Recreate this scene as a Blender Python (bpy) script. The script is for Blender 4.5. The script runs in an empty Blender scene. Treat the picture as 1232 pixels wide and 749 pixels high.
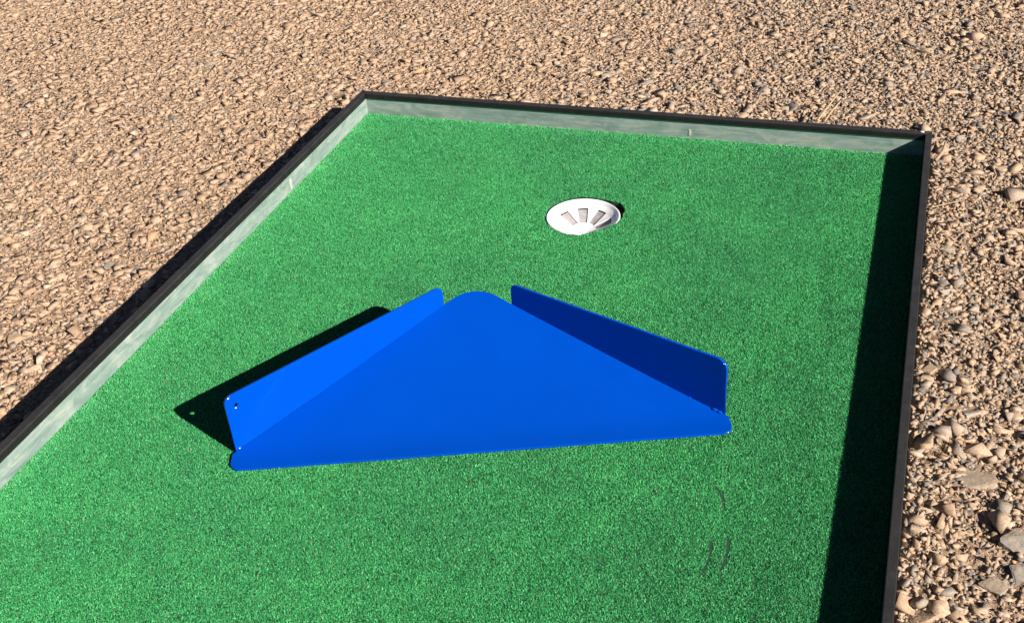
import bpy, bmesh, math, random
import numpy as np
from mathutils import Vector, Matrix, noise as mnoise

rng = np.random.default_rng(7)
random.seed(7)
scene = bpy.context.scene
C = bpy.data.collections.new("scene")
scene.collection.children.link(C)

# ------------------------------------------------------------------ sizes (metres); turf surface is z = 0
XL, XR, YB, YF = -0.876, 0.029, 1.731, -0.72      # inner faces of the lane's kerb rails
T, HP, HB = 0.0125, 0.0236, 0.0100                # rail thickness, pale liner height, black band height
HT = HP + HB
CAP = 0.0026                                      # dusty rubber edging on top of the rail
CX, CY, CR = -0.419, 1.4527, 0.0522               # cup
RX, RY, RYAW = -0.3996, 0.9511, 0.3534            # ramp origin: midpoint between the fronts of its wings
RA, RD, RH, RL = 0.2674, math.radians(40), 0.074, 0.301
SUN = Vector((0.0897, -0.0403, 0.0587)).normalized()   # towards the sun

# ------------------------------------------------------------------ helpers
def tag(o, label=None, cat=None, group=None, kind=None):
    if label: o['label'] = label
    if cat: o['category'] = cat
    if group: o['group'] = group
    if kind: o['kind'] = kind
    return o

def empty(name, loc, rz=0.0):
    o = bpy.data.objects.new(name, None)
    o.location = loc
    o.rotation_euler = (0, 0, rz)
    o.empty_display_size = 0.05
    C.objects.link(o)
    return o

def link(name, me, mat=None, parent=None):
    me.name = name
    o = bpy.data.objects.new(name, me)
    if mat: me.materials.append(mat)
    C.objects.link(o)
    if parent: o.parent = parent
    return o

def obj(name, bm, mat=None, parent=None, smooth=False):
    me = bpy.data.meshes.new(name)
    bmesh.ops.recalc_face_normals(bm, faces=bm.faces)
    bm.to_mesh(me); bm.free()
    if smooth:
        me.polygons.foreach_set('use_smooth', [True] * len(me.polygons))
    return link(name, me, mat, parent)

def np_mesh(name, verts, faces, attr=None):
    """triangle mesh from arrays; attr = per-face float array stored as 'tone'"""
    me = bpy.data.meshes.new(name)
    nv, nf = len(verts), len(faces)
    me.vertices.add(nv); me.loops.add(nf * 3); me.polygons.add(nf)
    me.vertices.foreach_set('co', np.ascontiguousarray(verts, np.float32).ravel())
    me.loops.foreach_set('vertex_index', np.ascontiguousarray(faces, np.int32).ravel())
    me.polygons.foreach_set('loop_start', np.arange(0, nf * 3, 3, dtype=np.int32))
    me.update(calc_edges=True)
    if attr is not None:
        a = me.attributes.new('tone', 'FLOAT', 'FACE')
        a.data.foreach_set('value', np.ascontiguousarray(attr, np.float32))
    return me

def vnoise(x, y, scale, seed):
    """smooth value noise, -1..1"""
    g = np.random.default_rng(seed).uniform(-1, 1, (128, 128))
    u, v = x / scale + 40.3, y / scale + 37.7
    i, j = np.floor(u).astype(int), np.floor(v).astype(int)
    a, b = u - i, v - j
    a, b = a * a * (3 - 2 * a), b * b * (3 - 2 * b)
    G = lambda p, q: g[p % 128, q % 128]
    return (G(i, j) * (1 - a) + G(i + 1, j) * a) * (1 - b) + (G(i, j + 1) * (1 - a) + G(i + 1, j + 1) * a) * b

# ------------------------------------------------------------------ materials
def mat_new(name):
    m = bpy.data.materials.new(name)
    m.use_nodes = True
    nt = m.node_tree
    b = nt.nodes['Principled BSDF']
    return m, nt, b

def N(nt, typ, **kw):
    n = nt.nodes.new(typ)
    for k, v in kw.items():
        if k in n.inputs: n.inputs[k].default_value = v
        else: setattr(n, k, v)
    return n

def ramp(nt, fac, stops):
    r = nt.nodes.new('ShaderNodeValToRGB')
    e = r.color_ramp.elements
    while len(e) < len(stops): e.new(0.5)
    for el, (p, c) in zip(e, stops):
        el.position = p; el.color = (*c, 1)
    nt.links.new(fac, r.inputs['Fac'])
    return r.outputs['Color']

def noise(nt, scale, detail=3, rough=0.55, vec=None, dist=0.0):
    n = N(nt, 'ShaderNodeTexNoise', Scale=scale, Detail=detail, Roughness=rough, Distortion=dist)
    if vec is None:
        tc = nt.nodes.new('ShaderNodeTexCoord'); vec = tc.outputs['Object']
    nt.links.new(vec, n.inputs['Vector'])
    return n.outputs['Fac']

def bump(nt, b, h, strength, dist):
    n = N(nt, 'ShaderNodeBump', Strength=strength, Distance=dist)
    nt.links.new(h, n.inputs['Height'])
    nt.links.new(n.outputs['Normal'], b.inputs['Normal'])

def mix(nt, fac, a, b, mode='MIX'):
    n = nt.nodes.new('ShaderNodeMix'); n.data_type = 'RGBA'; n.blend_type = mode
    for s, v in ((n.inputs[0], fac), (n.inputs[6], a), (n.inputs[7], b)):
        if isinstance(v, (int, float)): s.default_value = v
        elif isinstance(v, tuple): s.default_value = (*v, 1)
        else: nt.links.new(v, s)
    return n.outputs[2]

def m_turf(fibre):
    m, nt, b = mat_new('turf_fibre' if fibre else 'turf_backing')
    if fibre:
        a = nt.nodes.new('ShaderNodeAttribute'); a.attribute_name = 'tone'
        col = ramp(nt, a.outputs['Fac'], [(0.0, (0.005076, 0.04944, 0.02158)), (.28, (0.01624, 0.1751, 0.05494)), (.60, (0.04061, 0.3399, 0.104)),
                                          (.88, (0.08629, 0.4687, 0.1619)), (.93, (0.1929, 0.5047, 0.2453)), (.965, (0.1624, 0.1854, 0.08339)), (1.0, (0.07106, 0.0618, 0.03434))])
        big = noise(nt, 7.0, 3)
        col = mix(nt, 1.0, col, ramp(nt, big, [(.3, (.86, .86, .88)), (.7, (1.08, 1.10, 1.0))]), 'MULTIPLY')
        nt.links.new(col, b.inputs['Base Color'])
        b.inputs['Roughness'].default_value = .62
        b.inputs['Specular IOR Level'].default_value = .35
    else:
        n = noise(nt, 900, 2)
        nt.links.new(ramp(nt, n, [(.3, (.003, .026, .010)), (.7, (.007, .060, .020))]), b.inputs['Base Color'])
        b.inputs['Roughness'].default_value = .9
        bump(nt, b, n, .6, .002)
    return m

def m_gravel(name, stones):
    m, nt, b = mat_new(name)
    fine = noise(nt, 420, 3, .6)
    if stones:
        a = nt.nodes.new('ShaderNodeAttribute'); a.attribute_name = 'tone'
        col = ramp(nt, a.outputs['Fac'], [(0.0, (0.2603, 0.1723, 0.1121)), (.22, (0.3252, 0.2196, 0.1442)), (.45, (0.3608, 0.2504, 0.1683)), (.66, (0.3313, 0.2446, 0.1763)),
                                          (.76, (0.278, 0.2224, 0.1763)), (.85, (0.2395, 0.1972, 0.1609)), (.92, (0.1828, 0.1602, 0.1427)), (.955, (0.1134, 0.1029, 0.09599)), (.97, (0.4284, 0.3431, 0.2595)), (1.0, (0.3906, 0.2115, 0.1089))])
        sh = mix(nt, 1.0, col, ramp(nt, fine, [(.3, (.70, .68, .66)), (.7, (1.16, 1.15, 1.13))]), 'MULTIPLY')
        nt.links.new(sh, b.inputs['Base Color'])
    else:
        v = N(nt, 'ShaderNodeTexVoronoi', Scale=150)
        tc = nt.nodes.new('ShaderNodeTexCoord'); nt.links.new(tc.outputs['Object'], v.inputs['Vector'])
        col = ramp(nt, v.outputs['Color'], [(.1, (0.2222, 0.1445, 0.09172)), (.5, (0.3099, 0.2072, 0.1325)), (.8, (0.2806, 0.2126, 0.1528)), (1, (0.1754, 0.1473, 0.1273))])
        sh = mix(nt, 1.0, col, ramp(nt, fine, [(.3, (.72, .70, .68)), (.7, (1.1, 1.1, 1.08))]), 'MULTIPLY')
        nt.links.new(sh, b.inputs['Base Color'])
        mth = N(nt, 'ShaderNodeMath', operation='ADD')
        nt.links.new(v.outputs['Distance'], mth.inputs[0]); nt.links.new(fine, mth.inputs[1])
        bump(nt, b, mth.outputs[0], .8, .004)
    b.inputs['Roughness'].default_value = .85
    b.inputs['Specular IOR Level'].default_value = .25
    if stones: bump(nt, b, noise(nt, 380, 5, .7), .35, .0012)
    return m

def m_rock(name, c0, c1):
    m, nt, b = mat_new(name)
    n = noise(nt, 120, 5, .65)
    dust = noise(nt, 55, 6, .75)
    nt.links.new(mix(nt, ramp(nt, dust, [(.42, (0, 0, 0)), (.62, (.75, .75, .75))]), ramp(nt, n, [(.3, c0), (.7, c1)]), (0.2988, 0.22, 0.1494)), b.inputs['Base Color'])
    b.inputs['Roughness'].default_value = .85
    bump(nt, b, noise(nt, 260, 4, .6), .5, .002)
    return m

def m_rubber(name, c0, c1, rough):
    m, nt, b = mat_new(name)
    n = noise(nt, 60, 5, .7)
    sp = noise(nt, 700, 2, .5)
    col = ramp(nt, n, [(.3, c0), (.72, c1)])
    col = mix(nt, ramp(nt, sp, [(.66, (0, 0, 0)), (.74, (.5, .5, .5))]), col, (0.1062, 0.08632, 0.07304))
    nt.links.new(col, b.inputs['Base Color'])
    b.inputs['Roughness'].default_value = rough
    b.inputs['Specular IOR Level'].default_value = .3
    bump(nt, b, sp, .25, .0006)
    return m

def m_liner():
    m, nt, b = mat_new('scuffed_pale_liner')
    tc = nt.nodes.new('ShaderNodeTexCoord')
    mp = nt.nodes.new('ShaderNodeMapping'); mp.inputs['Scale'].default_value = (1, 1, 3)
    nt.links.new(tc.outputs['Object'], mp.inputs['Vector'])
    n = noise(nt, 16, 6, .68, mp.outputs['Vector'], 1.4)
    col = ramp(nt, n, [(.30, (0.1162, 0.1743, 0.1511)), (.5, (0.1859, 0.244, 0.215)), (.70, (0.3021, 0.3254, 0.2847))])
    n2 = noise(nt, 130, 3, .6)
    col = mix(nt, ramp(nt, n2, [(.6, (0, 0, 0)), (.75, (.45, .45, .45))]), col, (0.3652, 0.3486, 0.3071))
    mp2 = nt.nodes.new('ShaderNodeMapping'); mp2.inputs['Scale'].default_value = (9, 9, 420)
    nt.links.new(tc.outputs['Object'], mp2.inputs['Vector'])
    n3 = noise(nt, 1.0, 4, .7, mp2.outputs['Vector'], .3)
    col = mix(nt, 1.0, col, ramp(nt, n3, [(.35, (.78, .80, .79)), (.65, (1.12, 1.1, 1.1))]), 'MULTIPLY')
    # grubby warm tide line along the foot of the liner
    sx = nt.nodes.new('ShaderNodeSeparateXYZ'); nt.links.new(tc.outputs['Object'], sx.inputs[0])
    ad = N(nt, 'ShaderNodeMath', operation='MULTIPLY_ADD'); ad.inputs[1].default_value = .018
    nt.links.new(n, ad.inputs[0]); nt.links.new(sx.outputs['Z'], ad.inputs[2])
    low = ramp(nt, ad.outputs[0], [(.010, (.8, .8, .8)), (.019, (0, 0, 0))])
    col = mix(nt, low, col, (0.332, 0.2822, 0.2241))
    nt.links.new(col, b.inputs['Base Color'])
    b.inputs['Roughness'].default_value = .38
    bump(nt, b, n2, .15, .0008)
    return m

def m_blue(name, rough, spec):
    m, nt, b = mat_new(name)
    n = noise(nt, 9, 3)
    col = ramp(nt, n, [(.3, (.00015, .0425, .308)), (.7, (.0002, .0455, .328))])
    nt.links.new(col, b.inputs['Base Color'])
    b.inputs['Roughness'].default_value = rough
    b.inputs['Specular IOR Level'].default_value = spec
    bump(nt, b, noise(nt, 260, 2), .03, .0006)
    return m

def m_plain(name, col, rough=.6, spec=.4, var=.12, scale=80):
    m, nt, b = mat_new(name)
    n = noise(nt, scale, 4)
    nt.links.new(ramp(nt, n, [(.3, tuple(c * (1 - var) for c in col)), (.7, tuple(min(1, c * (1 + var)) for c in col))]), b.inputs['Base Color'])
    b.inputs['Roughness'].default_value = rough
    b.inputs['Specular IOR Level'].default_value = spec
    return m

M = dict(
    fibre=m_turf(True), backing=m_turf(False), stones=m_gravel('gravel_stones', True), grit=m_gravel('gravel_grit', False),
    black=m_rubber('black_rail_face', (0.006225, 0.006848, 0.006225), (0.0137, 0.01432, 0.01307), .42), edging=m_rubber('dusty_rubber_edging', (0.01344, 0.0123, 0.01214), (0.02778, 0.02507, 0.02427), .55),
    liner=m_liner(), green_edge=m_plain('liner_green_edge', (0.0083, 0.06225, 0.03735), .3), blue=m_blue('blue_gloss_paint', .09, .16),
    chip=m_plain('bare_chip', (0.4781, 0.4648, 0.4515), .5, .5, .1, 900), cup=m_plain('white_plastic', (0.6474, 0.6391, 0.6391), .35, .5, .02),
    soil=m_plain('dark_soil', (0.04565, 0.0332, 0.0249), .95, .2, .5, 300), cup_base=m_plain('grey_floor', (0.26, 0.235, 0.24), .9, .2, .2, 120),
    straw=m_plain('dry_straw', (0.3204, 0.2282, 0.1164), .6, .3, .2, 90), twig=m_plain('dry_twig', (0.2671, 0.1845, 0.127), .8, .3, .2, 120),
    board=m_plain('base_board', (.12, .10, .08), .9, .2, .3, 60), pale_mark=m_plain('pale_mark', (.31, .33, .28), .5, .4, .1),
)

# ------------------------------------------------------------------ ground
def sstep(a, b, x):
    t = np.clip((x - a) / (b - a), 0, 1); return t * t * (3 - 2 * t)

def ground_z(x, y):
    left = np.interp(y, [-1, .55, 1.3, 1.78, 2.4], [-.046, -.043, -.031, -.016, -.012])
    right = -.0075 + 0 * x
    w = sstep(-.75, -.15, x)
    z = left * (1 - w) + right * w
    und = vnoise(x, y, .42, 3) * .005 + vnoise(x, y, .16, 4) * .0025
    near = sstep(-.02, .10, np.maximum.reduce([XL - T - x, x - XR - T, y - YB - T]))
    return z + und * near - .002 * near

def axis(lo, hi, step, far, forced):
    a = list(np.arange(lo, hi + 1e-9, step))
    a = [v for v in a if min(abs(v - f) for f in forced) > .012] + list(forced)
    d, o = step, []
    v = hi
    while v < far: d *= 1.5; v += d; o.append(v)
    p, d, v = [], step, lo
    while v > -far: d *= 1.5; v -= d; p.append(v)
    return np.array(sorted(p + a + o))

xi = [XL - T / 2 - .001, XL - T / 2 + .001, XR + T / 2 - .001, XR + T / 2 + .001]
yi = [YF - T / 2 - .001, YF - T / 2 + .001, YB + T / 2 - .001, YB + T / 2 + .001]
ax, ay = axis(-2.6, 1.4, .04, 260, xi), axis(-1.4, 3.4, .04, 260, yi)
gx, gy = np.meshgrid(ax, ay, indexing='ij')
gz = ground_z(gx, gy)
inside = (gx > XL - T / 2) & (gx < XR + T / 2) & (gy > YF - T / 2) & (gy < YB + T / 2)
gz[inside] = -.075
idx = np.arange(gx.size).reshape(gx.shape)
q = np.stack([idx[:-1, :-1], idx[1:, :-1], idx[1:, 1:], idx[:-1, 1:]], -1).reshape(-1, 4)
tri = np.concatenate([q[:, [0, 1, 2]], q[:, [0, 2, 3]]])
me = np_mesh('ground', np.stack([gx, gy, gz], -1).reshape(-1, 3), tri)
g = link('ground', me, M['grit']); tag(g, kind='structure')

# gravel: loose angular stones, one object
def stone_shape(n, flat, cut=0.0):
    bm = bmesh.new()
    sk = random.uniform(-.45, .45)
    for _ in range(n):
        v = Vector([math.copysign(abs(random.uniform(-1, 1)) ** .33, random.uniform(-1, 1)) for _ in range(3)])
        if cut: v = v.lerp(v.normalized(), cut)
        bm.verts.new((v.x * .92, v.y * .92 + sk * v.x * .5, v.z * .75 * flat))
    r = bmesh.ops.convex_hull(bm, input=bm.verts)
    bmesh.ops.delete(bm, geom=[e for e in r['geom_interior'] if isinstance(e, bmesh.types.BMVert)], context='VERTS')
    bmesh.ops.triangulate(bm, faces=bm.faces)
    bm.verts.index_update()
    return bm

lib = []
for k in range(60):
    bm = stone_shape(random.choice([7, 8, 9]) if k < 36 else random.choice([9, 10, 11]), random.uniform(.6, 1.0))
    lib.append((np.array([v.co[:] for v in bm.verts]), np.array([[v.index for v in f.verts] for f in bm.faces])))
    bm.free()

def place(n, box, smin, smax, power, dens):
    x = rng.uniform(box[0], box[1], n); y = rng.uniform(box[2], box[3], n)
    s = smin * (smax / smin) ** (rng.random(n) ** power)
    keep = rng.random(n) < dens(x, y)
    out = np.maximum.reduce([XL - T - x, x - XR - T, y - YB - T])
    keep &= out > s * .75 + .001
    return x[keep], y[keep], s[keep]

def coarse(x, y):        # 0 = fine dusty packed, 1 = loose and coarse with gaps
    return np.clip(sstep(-1.0, -.1, x + (y - 1.8) * .1) + .25 * vnoise(x, y, .3, 9), 0, 1)
def falloff(x, y):
    return np.where((x > -2.15) & (x < .42) & (y > .45) & (y < 2.62), 1.0, .16)

BOX = (-2.6, 1.1, .1, 3.2)
area = (BOX[1] - BOX[0]) * (BOX[3] - BOX[2])
sets = [
    (52000, .0017, .0042, 1.0, lambda x, y: falloff(x, y)),     # half-sizes
    (20000, .0036, .0072, 1.3, lambda x, y: falloff(x, y)),
    (4300, .0066, .0112, 1.7, lambda x, y: falloff(x, y) * (1 - .68 * coarse(x, y))),
    (200, .0100, .0140, 1.5, lambda x, y: falloff(x, y)),
]
PX, PY, PS = [], [], []
for n, a, b_, p, d in sets:
    x, y, s = place(int(n * area), BOX, a, b_, p, d)
    PX.append(x); PY.append(y); PS.append(s)
PX, PY, PS = map(np.concatenate, (PX, PY, PS))

# the handful of big stones that stand out are things of their own: keep the loose stones off them
ROCKS = [  # x, y, half-size, flatness, yaw, tone, label
    (-1.070, 1.232, .0150, .50, .5, 'grey', 'flat grey stone lying nearest the left rail among tan gravel'),
    (-1.101, 1.200, .0125, .5, 1.4, 'tan', 'flat tan stone touching the grey one beside the left rail'),
    (-1.238, 1.684, .0135, .55, .2, 'dark', 'small dark slate chip lying in fine gravel left of the lane'),
    (-1.288, 1.448, .0095, .7, .9, 'pale', 'small whitish stone on the tan gravel at the left edge'),
    (-0.990, 1.826, .0135, .55, 2.1, 'pale', 'pale grey flat stone just outside the far left lane corner'),
    (-1.093, 1.039, .0185, .6, .4, 'tan', 'large rounded tan stone at the lower left, near the rail shadow'),
    (0.115, 1.015, .0250, .40, .3, 'greybrown', 'broad flat grey brown stone right of the lane, half sunk in gravel'),
    (0.150, 0.929, .0200, .75, 1.0, 'grey', 'large blocky grey stone at the right edge of the gravel'),
    (0.152, 0.886, .0150, .8, 2.0, 'dark', 'dark grey stone just below the large blocky grey one'),
    (0.129, 0.868, .0165, .55, 2.6, 'greybrown', 'flat grey brown stone near the lower right corner'),
    (0.066, 0.812, .0145, .65, .7, 'tan', 'warm tan stone at the bottom beside the right rail'),
    (0.061, 1.191, .0105, .7, 1.1, 'tan', 'smooth oval tan stone touching the right rail halfway along'),
    (0.088, 1.812, .0120, .6, 1.9, 'pale', 'pale stone on dark gravel beyond the far right lane corner'),
    (0.154, 1.604, .0100, .8, .2, 'cream', 'bright cream coloured stone at the right edge of the photo'),
    (0.105, 1.125, .0150, .6, .6, 'pale', 'pale cracked looking stone right of the smooth oval tan stone'),
    (-0.543, 1.903, .0100, .6, .6, 'grey', 'grey chip standing in gravel behind the far rail'),
]
ok = np.ones(len(PX), bool)
for r in ROCKS:
    ok &= (PX - r[0]) ** 2 + (PY - r[1]) ** 2 > (r[2] * .72) ** 2
PX, PY, PS = PX[ok], PY[ok], PS[ok]

n = len(PX)
cs = coarse(PX, PY)
which = np.where(PS < .0072, rng.integers(0, 36, n), rng.integers(36, 60, n))
sc3 = PS[:, None] * np.stack([rng.uniform(.78, 1.38, n), rng.uniform(.62, 1.08, n), rng.uniform(.42, .92, n)], -1)
yaw = rng.uniform(0, 2 * np.pi, n)
tilt = rng.normal(0, 1, n) * (.36 + .16 * cs) * np.where(PS > .0065, .45, 1); tdir = rng.uniform(0, 2 * np.pi, n)
zc = ground_z(PX, PY) + PS * (rng.uniform(-.55, .20, n) * (1 - cs) + rng.uniform(-.42, .38, n) * cs)
tone = np.clip(rng.beta(1.4, 1.9, n) * .86 + .14 * cs + .16 * rng.random(n) * cs, 0, .94)
rare = rng.random(n); tone = np.where(rare < .015, .96, np.where(rare < .028, .975, np.where(rare < .036, .995, tone)))
def rotm(yaw, tilt, tdir):
    k = np.stack([np.cos(tdir), np.sin(tdir), 0 * tdir], -1)
    c, s = np.cos(tilt), np.sin(tilt)
    K = np.zeros((len(yaw), 3, 3))
    K[:, 0, 2] = k[:, 1]; K[:, 1, 2] = -k[:, 0]; K[:, 2, 0] = -k[:, 1]; K[:, 2, 1] = k[:, 0]
    R1 = np.eye(3)[None] + s[:, None, None] * K + (1 - c)[:, None, None] * (K @ K)
    Z = np.zeros_like(K); Z[:, 0, 0] = np.cos(yaw); Z[:, 0, 1] = -np.sin(yaw); Z[:, 1, 0] = np.sin(yaw); Z[:, 1, 1] = np.cos(yaw); Z[:, 2, 2] = 1
    return R1 @ Z
VV, FF, AA, off = [], [], [], 0
for k, (lv, lf) in enumerate(lib):
    s = np.where(which == k)[0]
    if not len(s): continue
    R = rotm(yaw[s], tilt[s], tdir[s])
    v = np.einsum('nij,nvj->nvi', R, lv[None] * sc3[s][:, None, :]) + np.stack([PX[s], PY[s], zc[s]], -1)[:, None, :]
    f = lf[None] + (np.arange(len(s)) * len(lv))[:, None, None] + off
    VV.append(v.reshape(-1, 3)); FF.append(f.reshape(-1, 3)); AA.append(np.repeat(tone[s], len(lf)))
    off += len(s) * len(lv)
me = np_mesh('gravel', np.concatenate(VV), np.concatenate(FF), np.concatenate(AA))
tag(link('gravel', me, M['stones']), 'tan and grey crushed stone gravel around the green lane', 'gravel', kind='stuff')

RM = dict(grey=m_rock('grey_rock', (0.1278, 0.1104, 0.09715), (0.2092, 0.1821, 0.1534)), tan=m_rock('tan_rock', (0.244, 0.1546, 0.09205), (0.337, 0.2263, 0.1381)), dark=m_rock('dark_rock', (0.06972, 0.06623, 0.06391), (0.1394, 0.1214, 0.1074)),
          pale=m_rock('pale_rock', (0.2556, 0.2042, 0.1585), (0.3602, 0.298, 0.2352)), greybrown=m_rock('grey_brown_rock', (0.1743, 0.1324, 0.09715), (0.2673, 0.2042, 0.1432)), cream=m_rock('cream_rock', (0.3602, 0.2594, 0.1381), (0.4357, 0.3312, 0.1943)))
for x, y, s, fl, rz, t, lab in ROCKS:
    s *= .78
    bm = stone_shape(13, fl, .25)
    bmesh.ops.subdivide_edges(bm, edges=bm.edges, cuts=3, use_grid_fill=True)
    bmesh.ops.smooth_vert(bm, verts=bm.verts, factor=.35, use_axis_x=True, use_axis_y=True, use_axis_z=True)
    for v in bm.verts:
        k = .06 * mnoise.noise(v.co * 2.3 + Vector((x * 40, y * 40, 0))) + .05 * mnoise.noise(v.co * 6 + Vector((y * 50, x * 30, 3)))
        v.co *= 1 + 1.6 * k
    bmesh.ops.scale(bm, vec=Vector((s * 1.2, s * .95, s)), verts=bm.verts)
    zmin = min(v.co.z for v in bm.verts)
    bmesh.ops.translate(bm, vec=(0, 0, -zmin), verts=bm.verts)
    o = obj('stone', bm, RM[t])
    zg = float(ground_z(np.array([x]), np.array([y]))[0])
    o.location = (x, y, zg - s * .40); o.rotation_euler = (0, 0, rz)
    tag(o, lab, 'stone', 'larger stones lying in the gravel')

# straws and twigs on the gravel
def tube(path, r0, r1, name, mat, seg=7):
    bm = bmesh.new(); rings = []
    for i, p in enumerate(path):
        d = (path[min(i + 1, len(path) - 1)] - path[max(i - 1, 0)]).normalized()
        u = d.cross(Vector((0, 0, 1))).normalized(); w = u.cross(d)
        r = r0 + (r1 - r0) * i / (len(path) - 1)
        rings.append([bm.verts.new(p + (u * math.cos(a) + w * math.sin(a)) * r) for a in [k * 2 * math.pi / seg for k in range(seg)]])
    for a, b in zip(rings, rings[1:]):
        for k in range(seg): bm.faces.new((a[k], a[(k + 1) % seg], b[(k + 1) % seg], b[k]))
    bm.faces.new(rings[0][::-1]); bm.faces.new(rings[-1])
    return bm
STRAWS = [
    ((-.131, 1.806, .009), (-.104, 1.887, .027), .0020, .0009, 'straw', 'longer of two dry yellow straws sticking out behind the far rail'),
    ((-.120, 1.806, .008), (-.101, 1.860, .021), .0018, .0009, 'straw', 'shorter of two dry yellow straws sticking out behind the far rail'),
    ((-.040, 2.160, .011), (.034, 2.107, .013), .0009, .0016, 'straw', 'thin dry straw lying flat on gravel at the upper right'),
    ((-.129, 2.050, .010), (-.119, 2.080, .013), .0012, .0009, 'straw', 'tiny straw piece on gravel further up behind the far rail'),
    ((.050, 1.697, .009), (.062, 1.748, .015), .0028, .0020, 'twig', 'short pale splinter lying by the far right lane corner'),
    ((.086, 1.662, .010), (.121, 1.658, .010), .0010, .0013, 'twig', 'thin twig lying crosswise in gravel right of the lane'),
    ((.046, 1.548, .009), (.084, 1.572, .011), .0009, .0007, 'straw', 'hair thin bent straw beside the right rail'),
]
for p, q_, r0, r1, t, lab in STRAWS:
    p, q_ = Vector(p), Vector(q_)
    base = Vector((p.x, p.y, float(ground_z(np.array([p.x]), np.array([p.y]))[0])))
    side = (q_ - p).cross(Vector((0, 0, 1))) * random.uniform(-.07, .07)
    path = [p.lerp(q_, i / 6) + side * math.sin(math.pi * i / 6) - base for i in range(7)]
    o = obj(t, tube(path, r0, r1, t, M[t]), M[t], smooth=True)
    o.location = base
    tag(o, lab, t, 'dry straws and twigs on the gravel')

# ------------------------------------------------------------------ the putting lane
lane = empty('putting_lane', ((XL + XR) / 2, (YF + YB) / 2, -.06))
tag(lane, 'green turf putting lane framed by low black rails with pale inner liner', 'putting lane')
LO = Vector(lane.location)

def prism(pts, z0, z1):
    bm = bmesh.new()
    a = [bm.verts.new((x - LO.x, y - LO.y, z0 - LO.z)) for x, y in pts]
    b = [bm.verts.new((x - LO.x, y - LO.y, z1 - LO.z)) for x, y in pts]
    n = len(pts)
    bm.faces.new(a[::-1]); bm.faces.new(b)
    for i in range(n): bm.faces.new((a[i], a[(i + 1) % n], b[(i + 1) % n], b[i]))
    return bm

def bevel_all(bm, w, seg=2):
    bmesh.ops.bevel(bm, geom=list(bm.edges), offset=w, segments=seg, affect='EDGES', profile=.5)
    return bm

g_ = .0004   # hairline gap at the mitres
e_ = .0016   # liner stands this far off the rail
rails = {
    'side': [(XL - T, YF - T + g_), (XL - e_, YF - e_ + g_), (XL - e_, YB + e_ - g_), (XL - T, YB + T - g_)],
    'end':  [(XL - T + g_, YB + T), (XL - e_ + g_, YB + e_), (XR + e_ - g_, YB + e_), (XR + T - g_, YB + T)],
    'side2': [(XR + T, YB + T - g_), (XR + .0030, YB + e_ - g_), (XR + .0030, YF - e_ + g_), (XR + T, YF - T + g_)],
    'front': [(XR + T - g_, YF - T), (XR + e_ - g_, YF - e_), (XL - e_ + g_, YF - e_), (XL - T + g_, YF - T)],
}
lin = {
    'side': (XL - e_ + .0002, XL, YF + .002, YB + .0011), 'end': (XL + .0001, XR + .0026, YB, YB + e_ - .0002),
    'side2': (XR, XR + e_ - .0002, YF + .002, YB - .002), 'front': (XL + .0004, XR - .0004, YF - e_ + .0002, YF),
}
for k, pts in rails.items():
    r = obj('rail', bevel_all(prism(pts, -.062, HT - CAP), .0004, 1), M['black'], lane)
    cen = Vector((sum(p[0] for p in pts) / 4, sum(p[1] for p in pts) / 4))
    obj('edging', bevel_all(prism(pts, HT - CAP + .0001, HT), .0008, 3), M['edging'], r)
    x0, x1, y0, y1 = lin[k]
    top = HP if k != 'end' else HP - .0012
    if k != 'side2': obj('liner', bevel_all(prism([(x0, y0), (x1, y0), (x1, y1), (x0, y1)], -.012, top), .0003, 1), M['liner'], r)
    if k == 'end':
        obj('liner_edge', prism([(x0, y0 + .0001), (x1, y0 + .0001), (x1, y1), (x0, y1)], top + .0001, HP + .0004), M['green_edge'], r)
        obj('pale_spot', bevel_all(prism([(-.3215, YB - .0008), (-.3175, YB - .0008), (-.3175, YB - .0001), (-.3215, YB - .0001)], .002, .013), .0003, 1), M['pale_mark'], r)  # small pale upright patch on the end liner
    if k == 'side':
        obj('pale_spot', bevel_all(prism([(XL + .0001, 1.437), (XL + .0009, 1.437), (XL + .0009, 1.444), (XL + .0001, 1.444)], .002, .019), .0003, 1), M['pale_mark'], r)  # small pale upright patch on the left liner
    if k == 'side2':
        bmc = bmesh.new(); bmesh.ops.create_icosphere(bmc, subdivisions=2, radius=.0032)
        for v in bmc.verts: v.co = Vector((v.co.x * 1.1, v.co.y * .8, v.co.z * .35)) + Vector((XR - .002, YB + T - .005, HT + .0003)) - LO
        obj('paint_chip', bmc, M['chip'], r, True)

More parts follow.
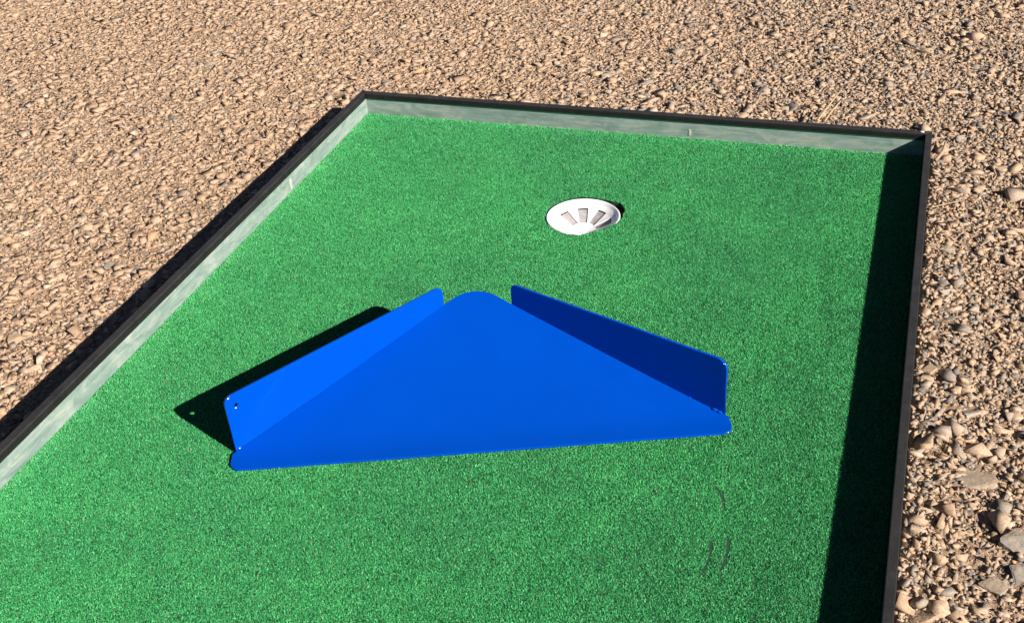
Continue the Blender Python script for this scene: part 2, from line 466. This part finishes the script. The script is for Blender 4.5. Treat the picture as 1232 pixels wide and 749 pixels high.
# base board under the turf, with a bored hole
def hole_r(a):           # ragged hole cut in the turf
    return (CR + .0024 + .0095 * math.exp(-((a - .66) / .34) ** 2) + .0012 * math.exp(-((a - 1.8) / .9) ** 2) - .0075 * math.exp(-((a + .72) / .42) ** 2)
            + .0007 * math.sin(7 * a + 1) + .0006 * math.sin(17 * a))
SEG = 160
def ring(r):
    return [(CX + r(a) * math.cos(a), CY + r(a) * math.sin(a)) for a in [-math.pi + 2 * math.pi * k / SEG for k in range(SEG)]]
def holed_sheet(inner, z, x0=XL + .0006, x1=XR + .0026, y0=YF + .0006, y1=YB - .0006):
    bm = bmesh.new()
    iv = [bm.verts.new((x - LO.x, y - LO.y, z - LO.z)) for x, y in inner]
    ov = []
    h = .09
    for k in range(SEG):                      # square collar round the hole
        a = -math.pi + 2 * math.pi * k / SEG
        c, s = math.cos(a), math.sin(a); m = h / max(abs(c), abs(s))
        ov.append(bm.verts.new((CX + m * c - LO.x, CY + m * s - LO.y, z - LO.z)))
    for k in range(SEG):
        j = (k + 1) % SEG
        bm.faces.new((iv[k], iv[j], ov[j], ov[k]))
    xs, ys = [x0, CX - h, CX + h, x1], [y0, CY - h, CY + h, y1]
    for i in range(3):
        for j in range(3):
            if i == 1 and j == 1: continue
            bm.faces.new([bm.verts.new((x - LO.x, y - LO.y, z - LO.z)) for x, y in ((xs[i], ys[j]), (xs[i + 1], ys[j]), (xs[i + 1], ys[j + 1]), (xs[i], ys[j + 1]))])
    bmesh.ops.recalc_face_normals(bm, faces=bm.faces)
    return bm, iv
# turf backing: 5 mm mat with a hole edge
bm, iv = holed_sheet(ring(hole_r), -.0022)
low = [bm.verts.new((v.co.x, v.co.y, v.co.z - .006)) for v in iv]
for k in range(SEG): bm.faces.new((iv[k], iv[(k + 1) % SEG], low[(k + 1) % SEG], low[k]))
turf = obj('turf', bm, M['backing'], lane)
bm, iv = holed_sheet(ring(lambda a: .0625), -.0094)
low = [bm.verts.new((v.co.x, v.co.y, v.co.z - .045)) for v in iv]
for k in range(SEG): bm.faces.new((iv[k], iv[(k + 1) % SEG], low[(k + 1) % SEG], low[k]))
bm.faces.new(low)
obj('base_board', bm, M['soil'], lane)

# turf pile: short stiff fibres (uncountable)
def poly_inside(px, py, poly):
    ins = np.zeros(len(px), bool)
    for (x1, y1), (x2, y2) in zip(poly, poly[1:] + poly[:1]):
        c = (y1 > py) != (y2 > py)
        with np.errstate(divide='ignore', invalid='ignore'):
            ins ^= c & (px < (x2 - x1) * (py - y1) / (y2 - y1) + x1)
    return ins
def seg_dist(px, py, line):
    d = np.full(len(px), 9.)
    for (x1, y1), (x2, y2) in zip(line, line[1:]):
        L2 = (x2 - x1) ** 2 + (y2 - y1) ** 2
        t = np.clip(((px - x1) * (x2 - x1) + (py - y1) * (y2 - y1)) / L2, 0, 1)
        d = np.minimum(d, np.hypot(px - x1 - t * (x2 - x1), py - y1 - t * (y2 - y1)))
    return d
yA = .50
nA = int(2300000 * (YB - yA) * (XR - XL)); nB = int(200000 * (yA - YF) * (XR - XL))
fx = rng.uniform(XL + .0012, XR + .0020, nA + nB)
fy = np.concatenate([rng.uniform(yA, YB - .0012, nA), rng.uniform(YF + .0012, yA, nB)])
ang = np.arctan2(fy - CY, fx - CX); rad = np.hypot(fx - CX, fy - CY)
tabA = np.linspace(-math.pi, math.pi, 721); tabR = np.array([hole_r(a) for a in tabA])
keep = rad > np.interp(ang, tabA, tabR) + .0003
# footprint of the ramp plate and wings
cR, sR = math.cos(RYAW), math.sin(RYAW)
u = cR * (fx - RX) + sR * (fy - RY); v = -sR * (fx - RX) + cR * (fy - RY)
foot = [(-.259, -.0285), (.262, -.0285), (.2712, -.018), (.270, .000), (.040, .190), (-.040, .190), (-.269, .000), (-.2682, -.018)]
keep &= ~poly_inside(u, v, foot)
ARCS = [([(-.1286, .8513), (-.1268, .8368), (-.1271, .8209), (-.1293, .8070)], .0017, .0),
        ([(-.1131, .8587), (-.1116, .8452), (-.1117, .8270), (-.1138, .8165)], .0017, .0),
        ([(-.1374, .9289), (-.1312, .9227), (-.1280, .9133), (-.1239, .8993)], .0014, .1),
        ([(-.1699, .9042), (-.1703, .8767), (-.1704, .8573), (-.1715, .8277)], .0007, 1.4)]
lowf = np.ones(len(fx))
for line, w, kp in ARCS:
    d = seg_dist(fx, fy, line) + .0007 * vnoise(fx, fy, .008, 21)
    keep &= (d > w) | (rng.random(len(fx)) < kp * .4)
    lowf = np.where(d < w * 2.2, .8, lowf)
fx, fy, lowf = fx[keep], fy[keep], lowf[keep]
n = len(fx)
a = rng.uniform(0, 2 * np.pi, n)
nap = .35 + .25 * vnoise(fx, fy, .11, 5)             # the way the pile was brushed
lean = np.abs(rng.normal(0, .85, n)) + .15
ld = rng.uniform(0, 2 * np.pi, n)
hgt = rng.uniform(.0015, .0030, n) * lowf
wid = rng.uniform(.00028, .0005, n)
dx = np.cos(ld) * np.sin(np.minimum(lean, 1.25)) ; dy = np.sin(ld) * np.sin(np.minimum(lean, 1.25)) - .12 * nap
dz = np.cos(np.minimum(lean, 1.25))
b0 = np.stack([fx - np.cos(a) * wid, fy - np.sin(a) * wid, np.full(n, -.0023)], -1)
b1 = np.stack([fx + np.cos(a) * wid, fy + np.sin(a) * wid, np.full(n, -.0023)], -1)
tp = np.stack([np.clip(fx + dx * hgt, XL + .0003, XR + .0027), np.minimum(fy + dy * hgt, YB - .0003), -.0023 + dz * hgt], -1)
tone_f = np.clip(rng.normal(.57, .22, n) + .04 * vnoise(fx, fy, .018, 8) + .05 * vnoise(fx, fy, .006, 14) - .11 * sstep(-.36, -.08, fx) * np.clip(vnoise(fx + .02 * np.sin(fy * 5), fy * .09, .011, 31), 0, 1) + .26 * np.exp(-np.maximum(np.minimum(fx - XL, (YB - fy) * 1.6), 0) / .016) * (1 + .5 * vnoise(fx, fy, .02, 17)), .02, .90)  # lighter band by left and back rails: liner-reflected sunlight painted into fibre tone
rr = rng.random(n); tone_f = np.where(rr < .014, .93, np.where(rr < .028, .975, np.where(rr < .036, 1., tone_f)))
vv = np.stack([b0, b1, tp], 1).reshape(-1, 3) - np.array(LO[:])
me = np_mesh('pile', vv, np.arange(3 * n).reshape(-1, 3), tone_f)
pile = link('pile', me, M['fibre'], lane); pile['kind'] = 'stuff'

# specks of grit kicked onto the turf
bm = bmesh.new()
for _ in range(46):
    x, y = random.uniform(XL + .02, XR - .06), random.uniform(.5, YB - .02)
    if math.hypot(x - CX, y - CY) < .07: continue
    uu, vv_ = cR * (x - RX) + sR * (y - RY), -sR * (x - RX) + cR * (y - RY)
    if abs(uu) < .30 and -.05 < vv_ < .24: continue
    r = random.choice([.0006, .0007, .0008, .0009, .0012])
    g1 = bmesh.ops.create_icosphere(bm, subdivisions=1, radius=r)
    for v in g1['verts']: v.co = v.co * random.uniform(.7, 1.2) + Vector((x, y, -.0002))
tag(obj('grit', bm, M['twig']), 'tiny tan grit specks kicked onto the green turf', 'grit', kind='stuff')

# ------------------------------------------------------------------ the cup
cup = empty('hole_cup', (CX, CY, -.030)); CO = Vector(cup.location)
tag(cup, 'white plastic slotted hole cup sunk in the green turf', 'hole cup')
prof = [(CR + .0006, -.0060), (CR + .0006, -.0032), (CR - .0004, -.0022), (CR - .0018, -.0026), (.0470, -.0064), (.0400, -.0112), (.0385, -.0120),
        (.0320, -.0150), (.0250, -.0184), (.0165, -.0222), (.0150, -.0229), (.0080, -.0246)]
SL0, SL1 = 5, 9                 # rows between which the eight slots run
SLOT0 = math.radians(106)       # one slot points away from the tee
per, core = 24, 8
def slot_half(r): return min(.0080 - .0024 * (.0400 - r) / .0235, .0082) / r
def bowl_rows(pf, dz):
    rows = []
    for r, z in pf:
        h = min(slot_half(max(r, .0165)), .34)
        row = []
        for sct in range(8):
            c0 = SLOT0 + sct * math.pi / 4
            for k in range(per):
                if k <= core: a = -h + 2 * h * k / core
                else: a = h + (math.pi / 4 - 2 * h) * (k - core) / (per - core)
                row.append((r * math.cos(c0 + a), r * math.sin(c0 + a), z + dz - CO.z))
        rows.append(row)
    return rows
def bowl_mesh(pf, dz, slots):
    bm = bmesh.new()
    rows = [[bm.verts.new(p) for p in row] for row in bowl_rows(pf, dz)]
    tip = bm.verts.new((0, 0, pf[-1][1] - .0004 + dz - CO.z))
    n = 8 * per
    for i in range(len(rows) - 1):
        for k in range(n):
            if slots and SL0 <= i < SL1 and k % per < core and k // per not in (2, 3, 4): continue
            bm.faces.new((rows[i][k], rows[i][(k + 1) % n], rows[i + 1][(k + 1) % n], rows[i + 1][k]))
    for k in range(n): bm.faces.new((rows[-1][k], rows[-1][(k + 1) % n], tip))
    bmesh.ops.recalc_face_normals(bm, faces=bm.faces)
    return bm
bm = bowl_mesh(prof, 0, True)
bmesh.ops.solidify(bm, geom=list(bm.faces), thickness=.0012)
bmesh.ops.delete(bm, geom=[v for v in bm.verts if not v.link_faces], context='VERTS')
obj('bowl', bm, M['cup'], cup)
bm = bowl_mesh(prof[5:], -.0030, False)
bmesh.ops.solidify(bm, geom=list(bm.faces), thickness=.001)
obj('sump', bm, M['cup_base'], cup)

# ------------------------------------------------------------------ the blue ramp
rampo = empty('ramp', (RX, RY, 0.0), RYAW)
tag(rampo, 'bright blue metal triangular ramp with two upright side wings on green turf', 'ramp')

def rounded(pts, radii, seg=10):
    out = []
    n = len(pts)
    for i, p in enumerate(pts):
        p = Vector(p); a = (Vector(pts[i - 1]) - p).normalized(); b = (Vector(pts[(i + 1) % n]) - p).normalized()
        r = radii[i]
        if r <= 0: out.append(p); continue
        half = a.angle(b) / 2
        L = r / math.tan(half); bis = (a + b).normalized(); c = p + bis * (r / math.sin(half))
        s = p + a * L - c; e = p + b * L - c
        a0 = math.atan2(s.y, s.x); d = (math.atan2(e.y, e.x) - a0 + math.pi) % (2 * math.pi) - math.pi
        for k in range(seg + 1):
            t = a0 + d * k / seg; out.append(c + Vector((math.cos(t), math.sin(t))) * r)
    return out

def curve_plate(loops, thick, bev):
    """flat plate (x, y outline, holes) with a tiny rounded arris"""
    cu = bpy.data.curves.new('outline', 'CURVE'); cu.dimensions = '2D'; cu.fill_mode = 'BOTH'
    cu.extrude = thick / 2 - bev; cu.bevel_depth = bev; cu.bevel_resolution = 2; cu.offset = -bev
    for L in loops:
        sp = cu.splines.new('POLY'); sp.points.add(len(L) - 1); sp.use_cyclic_u = True
        for p, q in zip(sp.points, L): p.co = (q[0], q[1], 0, 1)
    tmp = bpy.data.objects.new('outline', cu); C.objects.link(tmp)
    dg = bpy.context.evaluated_depsgraph_get()
    me = bpy.data.meshes.new_from_object(tmp.evaluated_get(dg))
    bpy.data.objects.remove(tmp); bpy.data.curves.remove(cu)
    bm = bmesh.new(); bm.from_mesh(me); bpy.data.meshes.remove(me)
    bmesh.ops.remove_doubles(bm, verts=bm.verts, dist=1e-6)
    return bm

PV = [-.04, -.024, -.012, .0, .012, .025, .05, .1, .17, .19, .24]
PZ = [.0014, .0016, .0020, .0032, .0053, .0080, .0133, .0245, .0413, .0464, .0592]
def plate_z(v): return float(np.interp(v, PV, PZ))

TH = .0028
apex = RA * math.tan(RD)
ext = .0295
outl = rounded([(-.2712, -.0040), (-.2712, -.0295), (.2722, -.0295), (.2715, -.0034), (0, apex + .0005)], [.004, .0115, .0115, .004, .041], 14)
bm = curve_plate([outl], TH, .0005)
for vcut in np.arange(-.026, .215, .006):
    bmesh.ops.bisect_plane(bm, geom=list(bm.verts) + list(bm.edges) + list(bm.faces), plane_co=(0, vcut, 0), plane_no=(0, 1, 0))
for v in bm.verts: v.co.z += plate_z(v.co.y) - TH / 2
bmesh.ops.triangulate(bm, faces=bm.faces)
plate = obj('plate', bm, M['blue'], rampo)

for side in (-1, 1):
    rf, rb = (.0095, .010) if side < 0 else (.0125, .008)
    L = RL if side < 0 else .291
    outer = rounded([(0, -.0005), (L + .001, -.0005), (L, RH), (-.0005, RH)], [.0, .0, rb, rf], 10)
    loops = [outer]
    if side < 0:
        loops.append([(.0125 + .0023 * math.cos(t), .0590 + .0023 * math.sin(t)) for t in [2 * math.pi * k / 24 for k in range(24)]])
    bm = curve_plate(loops, .0030, .0005)
    # stand it up: local x along the wing, y up, thickness outwards
    d = Vector((math.cos(RD) * -side, math.sin(RD), 0)); nrm = Vector((math.sin(RD) * side, math.cos(RD), 0))
    base = Vector((side * RA, 0, 0)) + nrm * .0016
    for v in bm.verts:
        s, h, t = v.co
        v.co = base + d * s + Vector((0, 0, h)) + nrm * t
    w = obj('side_wing', bm, M['blue'], rampo)
    # short weld run along the foot of the wing and specks of bare metal
    spots = [.004 + .0052 * k + random.uniform(-.0012, .0012) for k in range(18)] + [.140, .168, .2, .262] if side < 0 else [.006, .012]
    for s in spots:
        rr_ = random.uniform(.0004, .0008) if side < 0 else .0022
        bmw = bmesh.new()
        ic = bmesh.ops.create_icosphere(bmw, subdivisions=2, radius=rr_)
        vv_ = s * math.sin(RD)
        for v in ic['verts']:
            c_ = v.co
            v.co = Vector((side * RA, 0, plate_z(vv_) + .0002)) + d * (s + c_.x * 1.9) - nrm * (.0008 - c_.y) + Vector((0, 0, c_.z))
        obj('weld_bead', bmw, M['chip' if side < 0 and random.random() < .06 else 'blue'], w, True)

def chip(s, h, r, side, nud=-.0002):
    d = Vector((math.cos(RD) * -side, math.sin(RD), 0)); nrm = Vector((math.sin(RD) * side, math.cos(RD), 0))
    bmc = bmesh.new(); bmesh.ops.create_icosphere(bmc, subdivisions=2, radius=r)
    for v in bmc.verts:
        j = 1 + .25 * math.sin(v.co.x * 2600 + v.co.z * 1900)
        c_ = v.co * j
        v.co = Vector((side * RA, 0, 0)) + d * (s + c_.x) + Vector((0, 0, h + c_.z * .8)) + nrm * (nud + c_.y * .35)
    return bmc
wing0 = [o for o in rampo.children if o.name.startswith('side_wing')][0]
for s, h, r in [(.0110, .0563, .0011), (.0048, .0722, .0012), (.0045, .0042, .0010)]:
    obj('paint_chip', chip(s, h, r, -1), M['chip'], wing0, True)
for x, y, r in [(-.2683, -.0160, .0010), (.2660, -.0285, .0009)]:
    bmc = bmesh.new(); bmesh.ops.create_icosphere(bmc, subdivisions=2, radius=r)
    for v in bmc.verts: v.co = Vector((x + v.co.x, y + v.co.y, plate_z(y) - .0007 + v.co.z * .7))
    obj('paint_chip', bmc, M['chip'], plate, True)

# ------------------------------------------------------------------ light
w = bpy.data.worlds.new('World'); scene.world = w; w.use_nodes = True
nt = w.node_tree
sky = nt.nodes.new('ShaderNodeTexSky'); sky.sky_type = 'NISHITA'; sky.sun_disc = False; sky.air_density = .4; sky.dust_density = .2; sky.altitude = 2500
el = math.asin(SUN.z)
sky.sun_elevation = el
sky.sun_rotation = math.atan2(SUN.x, SUN.y)
nt.links.new(sky.outputs['Color'], nt.nodes['Background'].inputs['Color'])
nt.nodes['Background'].inputs['Strength'].default_value = .05
sl = bpy.data.lights.new('sun', 'SUN'); sl.energy = 5.0; sl.angle = math.radians(.5); sl.color = (1.0, .94, .86)
so = bpy.data.objects.new('sun', sl); C.objects.link(so)
so.rotation_euler = SUN.to_track_quat('Z', 'Y').to_euler(); so.location = SUN * 6

# ------------------------------------------------------------------ camera
cd = bpy.data.cameras.new('camera'); cd.sensor_width = 36; cd.sensor_fit = 'HORIZONTAL'; cd.lens = 1450.3 / 1232 * 36
cd.clip_start = .02; cd.clip_end = 2000
co = bpy.data.objects.new('camera', cd); C.objects.link(co)
Rv, Uv, Bv = (.94950712, .30728776, -.06332826), (-.11868208, .53862945, .834142), (.29043209, -.78450784, .54790205)
co.matrix_world = Matrix([[Rv[i], Uv[i], Bv[i], (0, 0, .8325)[i]] for i in range(3)] + [[0, 0, 0, 1]])
scene.camera = co
scene.view_settings.view_transform = 'Standard'; scene.view_settings.look = 'None'
scene.view_settings.exposure = 1.25; scene.view_settings.gamma = 1
scene.cycles.caustics_reflective = True; scene.cycles.blur_glossy = 0.0
